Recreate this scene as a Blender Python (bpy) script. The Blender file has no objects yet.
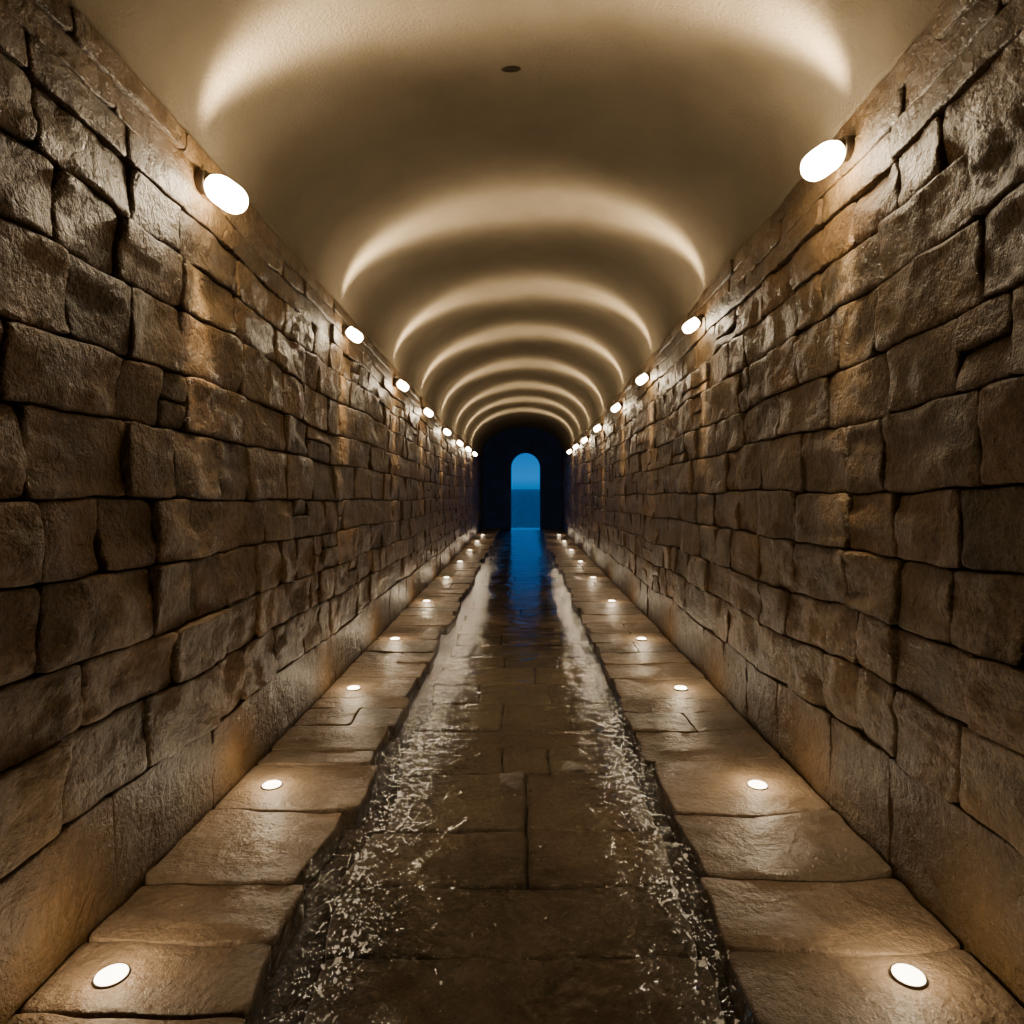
import bpy, math, random
from mathutils import Vector, Matrix, noise
random.seed(7)
scene = bpy.context.scene
W = 1.40; EYE = 1.43; F = 667.0
Y0 = -2.5; YEND = 23.6
WATER_Z = -0.014

def link(o, parent=None):
    scene.collection.objects.link(o)
    if parent: o.parent = parent
    return o

# ---------------------------------------------------------------- materials
def new_mat(name):
    m = bpy.data.materials.new(name); m.use_nodes = True
    nt = m.node_tree; nt.nodes.clear()
    out = nt.nodes.new('ShaderNodeOutputMaterial')
    return m, nt, out
def N(nt, t, **kw):
    n = nt.nodes.new(t)
    for k, v in kw.items():
        if k in n.inputs: n.inputs[k].default_value = v
        else: setattr(n, k, v)
    return n
def ramp(nt, stops):
    r = nt.nodes.new('ShaderNodeValToRGB')
    el = r.color_ramp.elements
    while len(el) < len(stops): el.new(0.5)
    for e, (p, c) in zip(el, stops):
        e.position = p; e.color = (c[0], c[1], c[2], 1)
    return r

def stone_mat(name, dark, mid, light, rough=(0.35, 0.65), fine=0.006, coarse=0.02, spec=0.5, scale=1.0, moss=None):
    m, nt, out = new_mat(name); L = nt.links.new
    tc = N(nt, 'ShaderNodeTexCoord')
    n1 = N(nt, 'ShaderNodeTexNoise', Scale=2.2*scale, Detail=4.0, Roughness=0.65)
    n2 = N(nt, 'ShaderNodeTexNoise', Scale=42.0*scale, Detail=4.0, Roughness=0.7)
    n3 = N(nt, 'ShaderNodeTexNoise', Scale=10.0*scale, Detail=6.0, Roughness=0.68, Distortion=0.15)
    for n in (n1, n2, n3): L(tc.outputs['Object'], n.inputs['Vector'])
    mix = N(nt, 'ShaderNodeMath', operation='MULTIPLY_ADD'); mix.inputs[1].default_value = 0.45
    L(n2.outputs['Fac'], mix.inputs[0])
    sc = N(nt, 'ShaderNodeMath', operation='MULTIPLY'); sc.inputs[1].default_value = 0.55
    L(n1.outputs['Fac'], sc.inputs[0]); L(sc.outputs[0], mix.inputs[2])
    r = ramp(nt, [(0.34, dark), (0.5, mid), (0.66, light)])
    L(mix.outputs[0], r.inputs['Fac'])
    at = N(nt, 'ShaderNodeAttribute', attribute_name='tint')
    mul = N(nt, 'ShaderNodeMix', data_type='RGBA', blend_type='MULTIPLY')
    mul.inputs['Factor'].default_value = 1.0
    L(r.outputs['Color'], mul.inputs[6]); L(at.outputs['Color'], mul.inputs[7])
    col = mul.outputs[2]
    if moss:
        sp = N(nt, 'ShaderNodeSeparateXYZ'); L(tc.outputs['Object'], sp.inputs[0])
        mr = N(nt, 'ShaderNodeMapRange'); mr.inputs[1].default_value = 0.75; mr.inputs[2].default_value = 0.0
        L(sp.outputs['Z'], mr.inputs[0])
        mm = N(nt, 'ShaderNodeMath', operation='MULTIPLY'); L(mr.outputs[0], mm.inputs[0]); L(n3.outputs['Fac'], mm.inputs[1])
        mx = N(nt, 'ShaderNodeMix', data_type='RGBA'); mx.inputs[7].default_value = (*moss, 1)
        L(mm.outputs[0], mx.inputs[0]); L(col, mx.inputs[6]); col = mx.outputs[2]
    b = N(nt, 'ShaderNodeBsdfPrincipled')
    L(col, b.inputs['Base Color'])
    mr2 = N(nt, 'ShaderNodeMapRange'); mr2.inputs[1].default_value = 0.3; mr2.inputs[2].default_value = 0.7
    mr2.inputs[3].default_value = rough[0]; mr2.inputs[4].default_value = rough[1]
    L(n3.outputs['Fac'], mr2.inputs[0]); L(mr2.outputs[0], b.inputs['Roughness'])
    b.inputs['Specular IOR Level'].default_value = spec
    bm1 = N(nt, 'ShaderNodeBump', Strength=1.0, Distance=coarse)
    bm2 = N(nt, 'ShaderNodeBump', Strength=1.0, Distance=fine)
    L(n3.outputs['Fac'], bm1.inputs['Height']); L(n2.outputs['Fac'], bm2.inputs['Height'])
    L(bm1.outputs[0], bm2.inputs['Normal']); L(bm2.outputs[0], b.inputs['Normal'])
    L(b.outputs[0], out.inputs[0])
    return m

M_wall = stone_mat('wall_stone', (0.042, 0.022, 0.007), (0.125, 0.072, 0.027), (0.24, 0.149, 0.062), (0.26, 0.5), 0.013, 0.046, 0.5, moss=(0.07, 0.04, 0.008))
M_slab = stone_mat('paving_stone', (0.10, 0.066, 0.040), (0.19, 0.135, 0.087), (0.29, 0.215, 0.145), (0.27, 0.5), 0.007, 0.028, 0.5)
M_wet = stone_mat('wet_paving_stone', (0.085, 0.056, 0.034), (0.19, 0.134, 0.086), (0.31, 0.229, 0.152), (0.25, 0.45), 0.008, 0.03, 0.5)
M_mortar = stone_mat('mortar', (0.015, 0.010, 0.006), (0.03, 0.02, 0.012), (0.05, 0.035, 0.02), (0.8, 0.9), 0.006, 0.01, 0.2)
M_bed = stone_mat('channel_bed', (0.03, 0.02, 0.012), (0.06, 0.042, 0.027), (0.10, 0.073, 0.048), (0.5, 0.8), 0.006, 0.02, 0.3)
M_end = stone_mat('dusk_shaded_end_stone', (0.006, 0.022, 0.10), (0.012, 0.042, 0.17), (0.02, 0.065, 0.24), (0.6, 0.8), 0.006, 0.02, 0.3)  # blue dusk gloom of the unlit end is put into the base colour

def plaster():
    m, nt, out = new_mat('vault_plaster'); L = nt.links.new
    tc = N(nt, 'ShaderNodeTexCoord')
    n1 = N(nt, 'ShaderNodeTexNoise', Scale=1.3, Detail=4.0, Roughness=0.6)
    n2 = N(nt, 'ShaderNodeTexNoise', Scale=60.0, Detail=4.0, Roughness=0.7)
    L(tc.outputs['Object'], n1.inputs[0]); L(tc.outputs['Object'], n2.inputs[0])
    r = ramp(nt, [(0.3, (0.18, 0.145, 0.097)), (0.7, (0.26, 0.215, 0.15))]); L(n1.outputs['Fac'], r.inputs[0])
    b = N(nt, 'ShaderNodeBsdfPrincipled', Roughness=0.75); b.inputs['Specular IOR Level'].default_value = 0.2
    L(r.outputs[0], b.inputs['Base Color'])
    bp = N(nt, 'ShaderNodeBump', Strength=1.0, Distance=0.011); L(n2.outputs['Fac'], bp.inputs['Height'])
    L(bp.outputs[0], b.inputs['Normal']); L(b.outputs[0], out.inputs[0]); return m
M_plaster = plaster()

def water_mat(name, sea=False):
    m, nt, out = new_mat(name); L = nt.links.new
    tc = N(nt, 'ShaderNodeTexCoord')
    a = N(nt, 'ShaderNodeTexNoise', Scale=7.0, Detail=2.0, Roughness=0.5, Distortion=0.6)
    L(tc.outputs['Object'], a.inputs[0])
    b1 = N(nt, 'ShaderNodeBump', Strength=1.0, Distance=0.009 if not sea else 0.12)
    L(a.outputs['Fac'], b1.inputs['Height'])
    nrm = b1.outputs[0]
    painted_glints = None
    if not sea:
        # current runs along the channel, so ripples and painted glints are drawn out along y
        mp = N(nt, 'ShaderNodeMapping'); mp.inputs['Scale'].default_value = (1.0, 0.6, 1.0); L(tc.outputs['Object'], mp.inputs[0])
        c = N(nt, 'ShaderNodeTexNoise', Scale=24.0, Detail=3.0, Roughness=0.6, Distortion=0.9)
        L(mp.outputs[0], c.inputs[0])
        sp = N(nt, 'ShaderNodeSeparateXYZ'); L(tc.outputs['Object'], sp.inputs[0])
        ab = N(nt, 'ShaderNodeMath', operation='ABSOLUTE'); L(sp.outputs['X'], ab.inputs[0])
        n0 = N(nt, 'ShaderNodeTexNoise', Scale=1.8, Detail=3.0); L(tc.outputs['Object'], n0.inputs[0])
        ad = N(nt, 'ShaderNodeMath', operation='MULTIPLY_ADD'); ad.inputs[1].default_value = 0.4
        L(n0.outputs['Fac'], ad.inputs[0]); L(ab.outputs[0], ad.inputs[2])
        mr = N(nt, 'ShaderNodeMapRange', interpolation_type='SMOOTHSTEP')
        mr.inputs[1].default_value = 0.56; mr.inputs[2].default_value = 0.72
        mr.inputs[3].default_value = 0.05; mr.inputs[4].default_value = 1.0
        L(ad.outputs[0], mr.inputs[0])
        m1 = N(nt, 'ShaderNodeMath', operation='MULTIPLY'); L(c.outputs['Fac'], m1.inputs[0]); L(mr.outputs[0], m1.inputs[1])
        b2 = N(nt, 'ShaderNodeBump', Strength=1.0, Distance=0.026)
        L(m1.outputs[0], b2.inputs['Height']); L(b1.outputs[0], b2.inputs['Normal'])
        nrm = b2.outputs[0]
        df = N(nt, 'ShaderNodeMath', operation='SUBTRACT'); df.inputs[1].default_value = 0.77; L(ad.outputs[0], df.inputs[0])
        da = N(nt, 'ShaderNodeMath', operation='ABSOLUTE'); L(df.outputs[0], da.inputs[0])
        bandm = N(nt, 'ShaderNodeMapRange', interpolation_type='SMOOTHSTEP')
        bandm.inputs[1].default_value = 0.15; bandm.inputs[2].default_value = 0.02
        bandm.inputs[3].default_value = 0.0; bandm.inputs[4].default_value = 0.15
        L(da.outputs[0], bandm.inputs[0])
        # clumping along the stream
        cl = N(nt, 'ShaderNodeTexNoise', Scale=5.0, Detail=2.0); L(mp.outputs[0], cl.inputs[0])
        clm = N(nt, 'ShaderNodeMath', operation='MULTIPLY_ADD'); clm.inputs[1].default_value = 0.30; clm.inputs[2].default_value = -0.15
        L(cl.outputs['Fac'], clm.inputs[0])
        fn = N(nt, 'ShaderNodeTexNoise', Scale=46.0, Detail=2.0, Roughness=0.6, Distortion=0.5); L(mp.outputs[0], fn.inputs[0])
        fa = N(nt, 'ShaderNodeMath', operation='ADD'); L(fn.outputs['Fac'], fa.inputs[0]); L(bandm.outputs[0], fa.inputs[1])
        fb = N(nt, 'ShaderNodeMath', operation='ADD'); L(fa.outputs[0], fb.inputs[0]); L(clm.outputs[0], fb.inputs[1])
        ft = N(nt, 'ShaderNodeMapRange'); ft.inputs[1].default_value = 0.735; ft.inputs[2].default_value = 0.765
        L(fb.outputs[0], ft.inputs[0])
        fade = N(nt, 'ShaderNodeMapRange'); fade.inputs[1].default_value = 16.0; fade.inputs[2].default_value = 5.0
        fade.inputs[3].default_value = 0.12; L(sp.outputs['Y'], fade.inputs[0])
        fm = N(nt, 'ShaderNodeMath', operation='MULTIPLY'); L(ft.outputs[0], fm.inputs[0]); L(fade.outputs[0], fm.inputs[1]); painted_glints = fm.outputs[0]
    fr = N(nt, 'ShaderNodeFresnel', IOR=1.45); L(nrm, fr.inputs['Normal'])
    gl = N(nt, 'ShaderNodeBsdfGlossy', Roughness=0.08); L(nrm, gl.inputs['Normal'])
    if sea:
        tr = N(nt, 'ShaderNodeBsdfDiffuse', Color=(0.0, 0.015, 0.05, 1))
    else:
        tr = N(nt, 'ShaderNodeBsdfTransparent', Color=(0.97, 0.97, 0.96, 1))
    mx = N(nt, 'ShaderNodeMixShader'); L(fr.outputs[0], mx.inputs[0]); L(tr.outputs[0], mx.inputs[1]); L(gl.outputs[0], mx.inputs[2])
    last = mx.outputs[0]
    if painted_glints:
        fd = N(nt, 'ShaderNodeBsdfPrincipled', Roughness=0.2); fd.inputs['Base Color'].default_value = (0.93, 0.91, 0.88, 1)  # white diffuse flecks painted in as lamp sparkles on the ripples
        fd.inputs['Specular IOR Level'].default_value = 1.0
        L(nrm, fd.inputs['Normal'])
        m2 = N(nt, 'ShaderNodeMixShader'); L(painted_glints, m2.inputs[0]); L(last, m2.inputs[1]); L(fd.outputs[0], m2.inputs[2]); last = m2.outputs[0]
    L(last, out.inputs[0]); return m
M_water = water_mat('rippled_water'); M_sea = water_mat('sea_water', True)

def emis(name, col, s):
    m, nt, out = new_mat(name)
    e = N(nt, 'ShaderNodeEmission', Strength=s, Color=(*col, 1)); nt.links.new(e.outputs[0], out.inputs[0]); return m
M_glass = emis('lit_opal_glass', (1.0, 0.80, 0.52), 78.0)
M_lens = emis('lit_floor_lens', (1.0, 0.84, 0.6), 14.0)
def metal():
    m, nt, out = new_mat('dark_bronze'); 
    b = N(nt, 'ShaderNodeBsdfPrincipled', Roughness=0.4, Metallic=0.9); b.inputs['Base Color'].default_value = (0.09, 0.07, 0.05, 1)
    n = N(nt, 'ShaderNodeTexNoise', Scale=60.0); bp = N(nt, 'ShaderNodeBump', Strength=0.2, Distance=0.001)
    nt.links.new(n.outputs['Fac'], bp.inputs['Height']); nt.links.new(bp.outputs[0], b.inputs['Normal'])
    nt.links.new(b.outputs[0], out.inputs[0]); return m
M_metal = metal()

# ---------------------------------------------------------------- block builder
class Builder:
    def __init__(s): s.v = []; s.f = []; s.t = []
    def block(s, u0, u1, v0, v1, fn, gap=0.006, r=0.02, amp=0.01, freq=5.0, off=0.0, res=0.04, depth=0.06, tint=(1,1,1), tilt=0.01, warp=None, ridge=0.0):
        u0 += gap; u1 -= gap; v0 += gap; v1 -= gap
        lu, lv = u1-u0, v1-v0
        if lu < 0.03 or lv < 0.03: return
        def params(l):
            e = [0.0, 0.0005, r*0.35, r]
            n = max(1, int(round((l-2*r)/res)))
            inner = [r + (l-2*r)*i/n for i in range(1, n)]
            return e + inner + [l-r, l-r*0.35, l-0.0005, l]
        pu, pv = params(lu), params(lv)
        nu, nv = len(pu), len(pv); base = len(s.v)
        sd = random.uniform(0, 100); tu = random.uniform(-tilt, tilt); tv = random.uniform(-tilt, tilt)
        for j, b in enumerate(pv):
            for i, a in enumerate(pu):
                u, v = u0+a, v0+b
                d1 = min(a, lu-a); d2 = min(b, lv-b)
                cr = min(0.03, lu*0.3, lv*0.3)
                cu, cv = u, v
                if d1 < cr and d2 < cr:
                    k = (cr-d1)/cr; l = (cr-d2)/cr
                    q = k*l*cr*0.25
                    cu += q if a < lu/2 else -q
                    cv += q if b < lv/2 else -q
                if i == 0 or j == 0 or i == nu-1 or j == nv-1: h = -depth
                else:
                    rr = r*(0.55 + 1.3*max(0.0, noise.noise(Vector((u*9+sd, v*9, 1.5)))+0.35))
                    dd = min(d1, d2, rr)/rr
                    h = -r*0.9*(1-math.sqrt(max(0, 1-(1-dd)**2)))
                    nz = noise.fractal(Vector((u*freq+sd, v*freq, sd)), 0.9, 2.1, 4)
                    h += amp*nz + off + tu*(a/lu-0.5)*2 + tv*(b/lv-0.5)*2
                    if ridge:
                        x = noise.noise(Vector((u*3.1+sd*2, v*4.5, 7.0)))
                        h -= ridge*max(0.0, x-0.05)*1.6
                        y = noise.noise(Vector((u*2.0-sd, v*7.5+sd, 3.0)))
                        h += ridge*0.5*(1 if y > 0.12 else 0)*min(1, (y-0.12)*8)
                if warp:
                    du, dv = warp(cu, cv); cu += du; cv += dv
                s.v.append(fn(cu, cv, h)); s.t.append(tint)
        for j in range(nv-1):
            for i in range(nu-1):
                p = base+j*nu+i
                s.f.append((p, p+1, p+nu+1, p+nu))
    def make(s, name, mats, flip=False, smooth=True):
        me = bpy.data.meshes.new(name)
        f = [tuple(reversed(x)) for x in s.f] if flip else s.f
        me.from_pydata([tuple(x) for x in s.v], [], f)
        at = me.color_attributes.new('tint', 'FLOAT_COLOR', 'POINT')
        buf = []
        for t in s.t: buf += [t[0], t[1], t[2], 1.0]
        at.data.foreach_set('color', buf)
        for m in mats: me.materials.append(m)
        if smooth: me.polygons.foreach_set('use_smooth', [True]*len(me.polygons))
        me.update()
        return link(bpy.data.objects.new(name, me))

def tint(var=0.3, hue=0.06):
    b = 1 + random.uniform(-var, var); h = random.uniform(-hue, hue)
    return (b*(1+h), b, b*(1-h))

def add_tint(me, val=1.0):
    at = me.color_attributes.new('tint', 'FLOAT_COLOR', 'POINT')
    at.data.foreach_set('color', [val]*4*len(me.vertices))

def drop(y): return min(0.36, max(0.0, (y-2.0)*0.034))   # wall head falls slowly along the tunnel

# ---------------------------------------------------------------- side walls
COURSES = [0.37, 0.28, 0.24, 0.27, 0.25, 0.28, 0.24, 0.27, 0.23, 0.20, 0.13, 0.11, 0.10]
def build_wall(side, top):
    sc = top/sum(COURSES)
    B = Builder()
    def fn(u, v, h): return Vector((side*(W - h), u, v*(1-drop(u)/top) if v > 0 else v))
    def warp(u, v):
        k = min(1.0, v/0.3)*min(1.0, max(0.0, (top-v)/0.15))
        dv = 0.045*noise.noise(Vector((u*0.9, v*1.2, 11.0*side)))*k + 0.011*noise.noise(Vector((u*6, v*6, 4.0*side)))*k
        du = 0.035*noise.noise(Vector((u*1.4, v*2.2, 31.0*side))) + 0.010*noise.noise(Vector((u*6, v*6, 14.0*side)))
        return du, dv
    v = -0.14
    for ci, hgt in enumerate(COURSES):
        v1 = (sum(COURSES[:ci+1]))*sc
        thin = ci >= 10
        u = Y0 + random.uniform(-0.3, 0)
        while u < YEND:
            ln = random.uniform(0.26, 0.62) if not thin else random.uniform(0.35, 0.9)
            if ci == 0: ln = random.uniform(0.45, 0.8)
            u1 = min(u+ln, YEND)
            if YEND-u1 < 0.15: u1 = YEND
            mid = (u+u1)/2
            res = 0.022 if 1.2 < mid < 4.5 else (0.04 if 0 < mid < 8 else 0.09)
            kw = dict(fn=fn, res=res, warp=warp, depth=0.07)
            if ci == 0:
                kw.update(amp=0.009, off=random.uniform(-0.002, 0.002), tilt=0.003, ridge=0.006, gap=0.001, r=0.007)
            elif thin:
                kw.update(amp=0.010, off=random.uniform(-0.004, 0.016), tilt=0.006, ridge=0.006, gap=0.0015, r=0.009)
            else:
                kw.update(amp=0.015, off=random.uniform(-0.010, 0.008), tilt=0.008, ridge=0.019, gap=random.uniform(0.0015, 0.004), r=random.uniform(0.010, 0.016))
            q = random.random()
            tt = tint
            if ci == 0: tt = lambda: tuple(a*b for a, b in zip((0.66, 0.58, 0.42), tint(0.15)))   # darker, browner plinth course
            if 0 < ci < 10 and q < 0.08:
                vm = v + (v1-v)*random.choice((0.35, 0.6))
                B.block(u, u1, v, vm, tint=tt(), **kw); B.block(u, u1, vm, v1, tint=tt(), **kw)
            elif 0 < ci < 10 and q < 0.14 and ln > 0.45:
                um = u + ln*0.6; vm = (v+v1)/2
                B.block(u, um, v, v1, tint=tt(), **kw)
                B.block(um, u1, v, vm, tint=tt(), **kw); B.block(um, u1, vm, v1, tint=tt(), **kw)
            else:
                B.block(u, u1, v, v1, tint=tt(), **kw)
            u = u1
        v = v1
    x = side*(W+0.055); n = len(B.v)
    nb = len(B.f)
    for p in ((x, Y0-0.4, -0.2), (x, YEND+0.05, -0.2), (x, YEND+0.05, top+0.1), (x, Y0-0.4, top+0.1)):
        B.v.append(Vector(p)); B.t.append((1,1,1))
    B.f.append((n, n+1, n+2, n+3))
    o = B.make('wall_left' if side < 0 else 'wall_right', [M_wall, M_mortar], flip=(side > 0))
    o.data.polygons[nb].material_index = 1
    return o
TL, TR = 2.94, 3.04
build_wall(-1, TL); build_wall(1, TR)

# ---------------------------------------------------------------- vaulted ceiling
RISE = 0.66
def vault_pt(t, y):
    x = (W+0.01)*math.cos(t); d = drop(y)
    base = TL + (TR-TL)*(x/W+1)/2 - d
    return x, base - 0.01 + (RISE+d*0.85)*math.sin(t)**0.9
vs = []; fs = []
ny = 110
for j in range(ny+1):
    y = Y0-0.4 + (YEND+0.4-Y0+0.4)*j/ny
    prof = [(W+0.14, TR+0.02-drop(y))] + [vault_pt(math.pi*i/56, y) for i in range(57)] + [(-W-0.14, TL+0.02-drop(y))]
    for (x, z) in prof:
        d = 0.012*noise.noise(Vector((x*1.3, y*0.8, z*1.3)))
        vs.append((x, y, z+d))
n = len(prof)
for j in range(ny):
    for i in range(n-1):
        p = j*n+i; fs.append((p, p+1, p+n+1, p+n))
me = bpy.data.meshes.new('ceiling'); me.from_pydata(vs, [], fs); me.materials.append(M_plaster)
me.polygons.foreach_set('use_smooth', [True]*len(me.polygons))
ceil = link(bpy.data.objects.new('ceiling', me))

# ---------------------------------------------------------------- walkways (slabs each side)
def walkway(name, xa, xb, rows):
    B = Builder()
    side = -1 if xa+xb < 0 else 1
    def fn(u, v, h): return Vector((u, v, h))
    def warp(u, v):
        k = 1 - min(1, max(0, (abs(u)-0.8)/0.5))
        return (k*(0.05*noise.noise(Vector((v*1.1, 3.0*side, 9.0))) + 0.02*noise.noise(Vector((v*4.1, 3.0*side, 19.0))) + 0.010*noise.noise(Vector((v*6, u*6, 2.0)))),
                0.05*noise.noise(Vector((u*1.6, v*0.9, 5.0*side))) + 0.010*noise.noise(Vector((u*7, v*7, 1.0))))
    ys = list(rows)
    while ys[-1] < YEND-0.3: ys.append(ys[-1] + random.uniform(0.26, 0.52))
    y = rows[0]; pre = []
    while y > Y0: y -= random.uniform(0.3, 0.5); pre.append(y)
    ys = pre[::-1] + ys
    for k in range(len(ys)-1):
        a, b = ys[k], ys[k+1]
        res = 0.025 if b < 5 else (0.05 if b < 9 else 0.1)
        kw = dict(fn=fn, gap=0.003, r=0.008, amp=0.008, freq=4, res=res, depth=0.15, tilt=0.005, warp=warp, ridge=0.010)
        haslight = any(a-0.05 < l < b+0.05 for l in FL)
        inn = random.uniform(-0.035, 0.035)*(-side)
        if side < 0: A, C = xa, xb+inn
        else: A, C = xa+inn, xb
        if (not haslight and a > 3 and random.random() < 0.35):
            xm = A + (C-A)*random.uniform(0.4, 0.6)
            B.block(A, xm, a, b, tint=tint(0.25, 0.05), off=random.uniform(-0.006, 0.004), **kw)
            B.block(xm, C, a, b, tint=tint(0.25, 0.05), off=random.uniform(-0.006, 0.004), **kw)
        else:
            if haslight: kw.update(ridge=0.002, tilt=0.002, amp=0.004)
            B.block(A, C, a, b, tint=tint(0.22, 0.05), off=random.uniform(-0.003, 0.003), **kw)
    return B.make(name, [M_slab])
FL = [1.95, 3.2, 4.75, 6.3, 8.4, 10.6, 12.9, 15.3, 17.8, 20.3]
walkway('walkway_left', -1.385, -0.78, [1.40, 1.80, 2.10, 2.43, 2.98, 3.46, 3.66, 4.02, 4.34, 4.55, 5.05])
walkway('walkway_right', 0.665, 1.385, [1.36, 1.76, 2.07, 2.46, 2.94, 3.52, 3.92, 4.28, 4.55, 5.02])

# ---------------------------------------------------------------- central paving just under the water film, sinking with distance
B = Builder()
def sink(y): return -0.024 - min(0.04, max(0, y-7)*0.004)
def fnc(u, v, h): return Vector((u, v, h + sink(v)))
def warpc(u, v):
    return (0.04*noise.noise(Vector((v*1.5, 1.0 if u < 0 else -8, 2.0)))*min(1, abs(u)/0.5) + 0.01*noise.noise(Vector((v*6, u*6, 3.0))),
            0.035*noise.noise(Vector((u*1.3, v*1.1, 25.0))) + 0.01*noise.noise(Vector((u*7, v*7, 8.0))))
rows = [(1.35,1.72,[]),(1.72,2.06,[]),(2.06,2.43,[]),(2.43,2.84,[0.02]),(2.84,3.38,[0.02]),(3.38,3.74,[-0.1,0.15]),(3.74,3.98,[]),(3.98,4.5,[-0.13]),
        (4.5,4.95,[-0.3,0.2]),(4.95,5.4,[0.1]),(5.4,5.75,[-0.15,0.3])]
y = 1.35
while y > Y0+0.6:
    b = y; y -= random.uniform(0.35, 0.5); rows.append((y, b, []))
y = 5.75
while y < YEND-0.7:
    b = y + random.uniform(0.3, 0.55); rows.append((y, b, [random.uniform(-0.3, 0.3)] if random.random() < 0.65 else [])); y = b
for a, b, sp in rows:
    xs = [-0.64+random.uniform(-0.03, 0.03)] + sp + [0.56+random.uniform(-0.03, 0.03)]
    depth_shade = 1 - 0.8*min(1, max(0, (a-7.5)/5.0))     # shade of deeper water painted into the far slabs' tint
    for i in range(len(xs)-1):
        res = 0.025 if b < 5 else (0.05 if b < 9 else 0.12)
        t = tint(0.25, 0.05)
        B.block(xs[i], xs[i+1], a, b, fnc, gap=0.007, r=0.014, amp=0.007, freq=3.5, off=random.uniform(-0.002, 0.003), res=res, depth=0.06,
                tint=tuple(c*depth_shade for c in t), tilt=0.003, warp=warpc, ridge=0.006)
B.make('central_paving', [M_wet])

def plane(name, x0, x1, y0, y1, z, mat, t=True, tongue=None):
    vs = [(x0, y0, z), (x1, y0, z), (x1, y1, z), (x0, y1, z)]; fs = [(0, 1, 2, 3)]
    if tongue:
        a, b, y2 = tongue; vs += [(a, y1, z), (b, y1, z), (b, y2, z), (a, y2, z)]; fs.append((4, 5, 6, 7))
    me = bpy.data.meshes.new(name); me.from_pydata(vs, [], fs); me.materials.append(mat)
    if t: add_tint(me)
    return link(bpy.data.objects.new(name, me))
plane('floor', -W-0.1, W+0.1, Y0-0.4, YEND+0.8, -0.10, M_bed)
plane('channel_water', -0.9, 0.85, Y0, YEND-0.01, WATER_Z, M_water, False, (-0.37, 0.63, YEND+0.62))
plane('sea', -300, 300, YEND+0.62, 900, WATER_Z, M_sea, False)

# ---------------------------------------------------------------- end wall with arched opening, back wall
def arch_wall(name, y, thick, hw, spring, mat, cx):
    inner = [(hw, -0.3), (hw, 0.6), (hw, 1.4)] + [(hw*math.cos(math.pi*i/24), spring+hw*1.05*math.sin(math.pi*i/24)) for i in range(25)] + [(-hw, 1.4), (-hw, 0.6), (-hw, -0.3)]
    outer = []
    m = len(inner)
    for (x, z) in inner:
        if z <= 1.41: outer.append((math.copysign(W+0.3, x), z))
        else:
            a = math.atan2(z-spring, x); outer.append(((W+0.3)*math.cos(a), spring+(W+1.2)*math.sin(a)))
    vs = []; fs = []
    for yy in (y, y+thick):
        for p in inner: vs.append((p[0]+cx, yy, p[1]))
        for p in outer: vs.append((p[0], yy, p[1]))
    for i in range(m-1):
        fs.append((i, i+1, m+i+1, m+i)); fs.append((2*m+i, 3*m+i, 3*m+i+1, 2*m+i+1)); fs.append((i, 2*m+i, 2*m+i+1, i+1)); fs.append((m+i, m+i+1, 3*m+i+1, 3*m+i))
    me = bpy.data.meshes.new(name); me.from_pydata(vs, [], fs); me.materials.append(mat); add_tint(me)
    return link(bpy.data.objects.new(name, me))
arch_wall('wall_end', YEND, 0.6, 0.52, 2.15, M_end, 0.13)
vs = [(-W-0.2, Y0-0.3, -0.2), (W+0.2, Y0-0.3, -0.2), (W+0.2, Y0-0.3, 4.2), (-W-0.2, Y0-0.3, 4.2)]
me = bpy.data.meshes.new('wall_back'); me.from_pydata(vs, [], [(0,3,2,1)]); me.materials.append(M_wall); add_tint(me)
link(bpy.data.objects.new('wall_back', me))

# ---------------------------------------------------------------- lathe helper
def lathe(name, prof, mats, seg=32, parent=None):
    vs = []; fs = []; mi = []
    for (r, z, m) in prof:
        for k in range(seg):
            a = 2*math.pi*k/seg; vs.append((r*math.cos(a), r*math.sin(a), z))
    for i in range(len(prof)-1):
        for k in range(seg):
            k2 = (k+1) % seg
            fs.append((i*seg+k, i*seg+k2, (i+1)*seg+k2, (i+1)*seg+k)); mi.append(prof[i+1][2])
    fs.append(tuple(range((len(prof)-1)*seg, len(prof)*seg))); mi.append(prof[-1][2])
    me = bpy.data.meshes.new(name); me.from_pydata(vs, [], fs)
    for m in mats: me.materials.append(m)
    me.polygons.foreach_set('material_index', mi); me.polygons.foreach_set('use_smooth', [True]*len(fs))
    return link(bpy.data.objects.new(name, me), parent)

WARM = (1.0, 0.78, 0.50)
def orient(dirv, xaxis):
    z = -Vector(dirv).normalized(); x = Vector(xaxis).normalized(); x = (x - z*x.dot(z)).normalized(); yv = z.cross(x)
    return Matrix((x, yv, z)).transposed().to_4x4()

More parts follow.
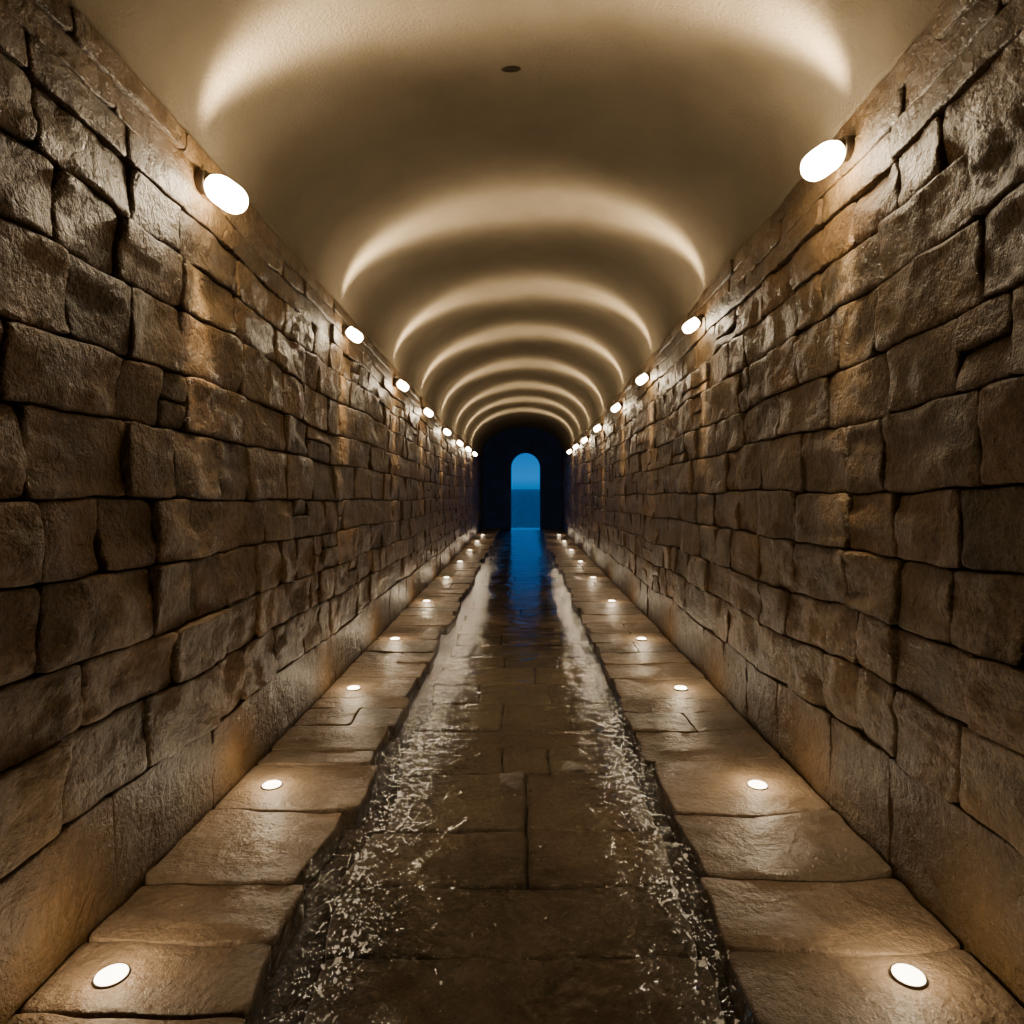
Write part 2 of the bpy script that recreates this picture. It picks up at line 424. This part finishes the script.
def wall_lamp(side, y, z, s=1.0):
    e = bpy.data.objects.new('wall_lamp', None); e.location = (side*(W+0.0), y, z); link(e)
    e.empty_display_size = 0.1
    p = lathe('backplate', [(0.0,-0.03,0),(0.05,-0.03,0),(0.05,0.03,0),(0.044,0.038,0),(0.02,0.042,0),(0.017,0.055,0),(0.001,0.055,0)], [M_metal], 24, e)
    p.matrix_local = orient((side, 0, 0), (0, 1, 0))
    axis = Vector((-side*math.cos(math.radians(36)), -0.08, -math.sin(math.radians(36)))).normalized()
    prof = [(0.0,0.0,0),(0.025,0.0,0),(0.036,0.012,0),(0.042,0.026,0),(0.042,0.040,0)]
    g = []
    Lg, Rg = 0.165*s, 0.055*s
    for i in range(1, 17):
        t = i/16
        zz = 0.036 + Lg*t
        q = abs(2*t*0.97-0.93)
        rr = Rg*(1-q**3.4/1.05)**0.5 if q < 1 else 0.005
        g.append((max(rr, 0.004), zz, 1))
    h = lathe('opal_globe', prof + g, [M_metal, M_glass], 28, e)
    h.matrix_local = Matrix.Translation((-side*0.02, 0, 0.015)) @ orient(-axis, (0, 1, 0))
    def L(name, kind, power, **kw):
        l = bpy.data.lights.new(name, kind); l.energy = power; l.color = WARM
        for k, v in kw.items(): setattr(l, k, v)
        o = bpy.data.objects.new(name, l); link(o, e); return o
    o = L('vault_wash', 'SPOT', 185.0, spot_size=math.radians(155), spot_blend=0.8, shadow_soft_size=0.05)
    o.matrix_local = Matrix.Translation(Vector((-side*0.12, 0, 0.08))) @ orient((-side*0.75, 0, 0.8), (0, 1, 0)) @ Matrix.Diagonal((0.16, 1, 1, 1))
    o = L('wall_graze', 'SPOT', 100.0, spot_size=math.radians(75), spot_blend=1.0, shadow_soft_size=0.03)
    o.matrix_local = Matrix.Translation(Vector((-side*0.15, 0, -0.14))) @ orient((side*0.12, 0, -1), (0, 1, 0)) @ Matrix.Diagonal((0.34, 1, 1, 1))
    return e
zl = [2.9, 5.2, 7.3, 9.3, 11.6, 14.0, 16.2, 18.4]
for i, y in enumerate(zl):
    s = 1.12 if i == 0 else 0.78
    d = max(0, drop(y)-drop(5.2))
    wall_lamp(-1, y, 2.76 if i == 0 else 2.66-d, s); wall_lamp(1, y-0.05, 2.88 if i == 0 else 2.72-d, s)

def floor_light(x, y):
    e = bpy.data.objects.new('recessed_floor_light', None); e.location = (x, y, 0.0); link(e)
    lathe('rim', [(0.042,0.006,0),(0.048,0.008,0),(0.050,0.004,0),(0.050,-0.02,0),(0.04,-0.02,0),(0.04,0.004,0)], [M_metal], 32, e)
    lathe('lens', [(0.044,0.004,0),(0.043,0.009,0),(0.036,0.013,0),(0.02,0.016,0),(0.001,0.017,0)], [M_lens], 32, e)
    l = bpy.data.lights.new('lens_glow', 'POINT'); l.energy = 3.6 if y < 9 else 2.4; l.color = WARM; l.shadow_soft_size = 0.03
    o = bpy.data.objects.new('lens_glow', l); o.location = (0, 0, 0.11); link(o, e)
for y in FL:
    floor_light(-1.2, y); floor_light(1.13, y)

v = lathe('ceiling_vent', [(0.0,0.02,0),(0.06,0.02,0),(0.06,0.0,0),(0.05,-0.008,0),(0.04,-0.004,0),(0.001,-0.004,0)], [M_metal], 24)
v.location = (-0.06, 3.5, (TL+TR)/2+RISE-0.021); v.scale = (0.9, 0.35, 1)

# ---------------------------------------------------------------- dusk sky
w = bpy.data.worlds.new('dusk_sky'); scene.world = w; w.use_nodes = True
nt = w.node_tree; nt.nodes.clear(); L = nt.links.new
out = nt.nodes.new('ShaderNodeOutputWorld'); bg = nt.nodes.new('ShaderNodeBackground')
tc = nt.nodes.new('ShaderNodeTexCoord'); sp = nt.nodes.new('ShaderNodeSeparateXYZ')
L(tc.outputs['Generated'], sp.inputs[0])
r = ramp(nt, [(0.0, (0.0, 0.12, 0.36)), (0.015, (0.0, 0.16, 0.48)), (0.07, (0.0, 0.105, 0.38)), (0.25, (0.0, 0.05, 0.2)), (1.0, (0.0, 0.015, 0.07))])
L(sp.outputs['Z'], r.inputs[0]); L(r.outputs[0], bg.inputs[0]); bg.inputs[1].default_value = 1.45
L(bg.outputs[0], out.inputs[0])

# ---------------------------------------------------------------- camera
cd = bpy.data.cameras.new('camera'); cam = bpy.data.objects.new('camera', cd); link(cam)
cam.location = (0, 0, EYE); cam.rotation_euler = (math.radians(90), 0, 0)
cd.sensor_width = 36; cd.lens = 36*F/1024
cd.shift_x = -(522-512)/1024; cd.shift_y = (488-512)/1024
cd.clip_start = 0.05; cd.clip_end = 2000
scene.camera = cam
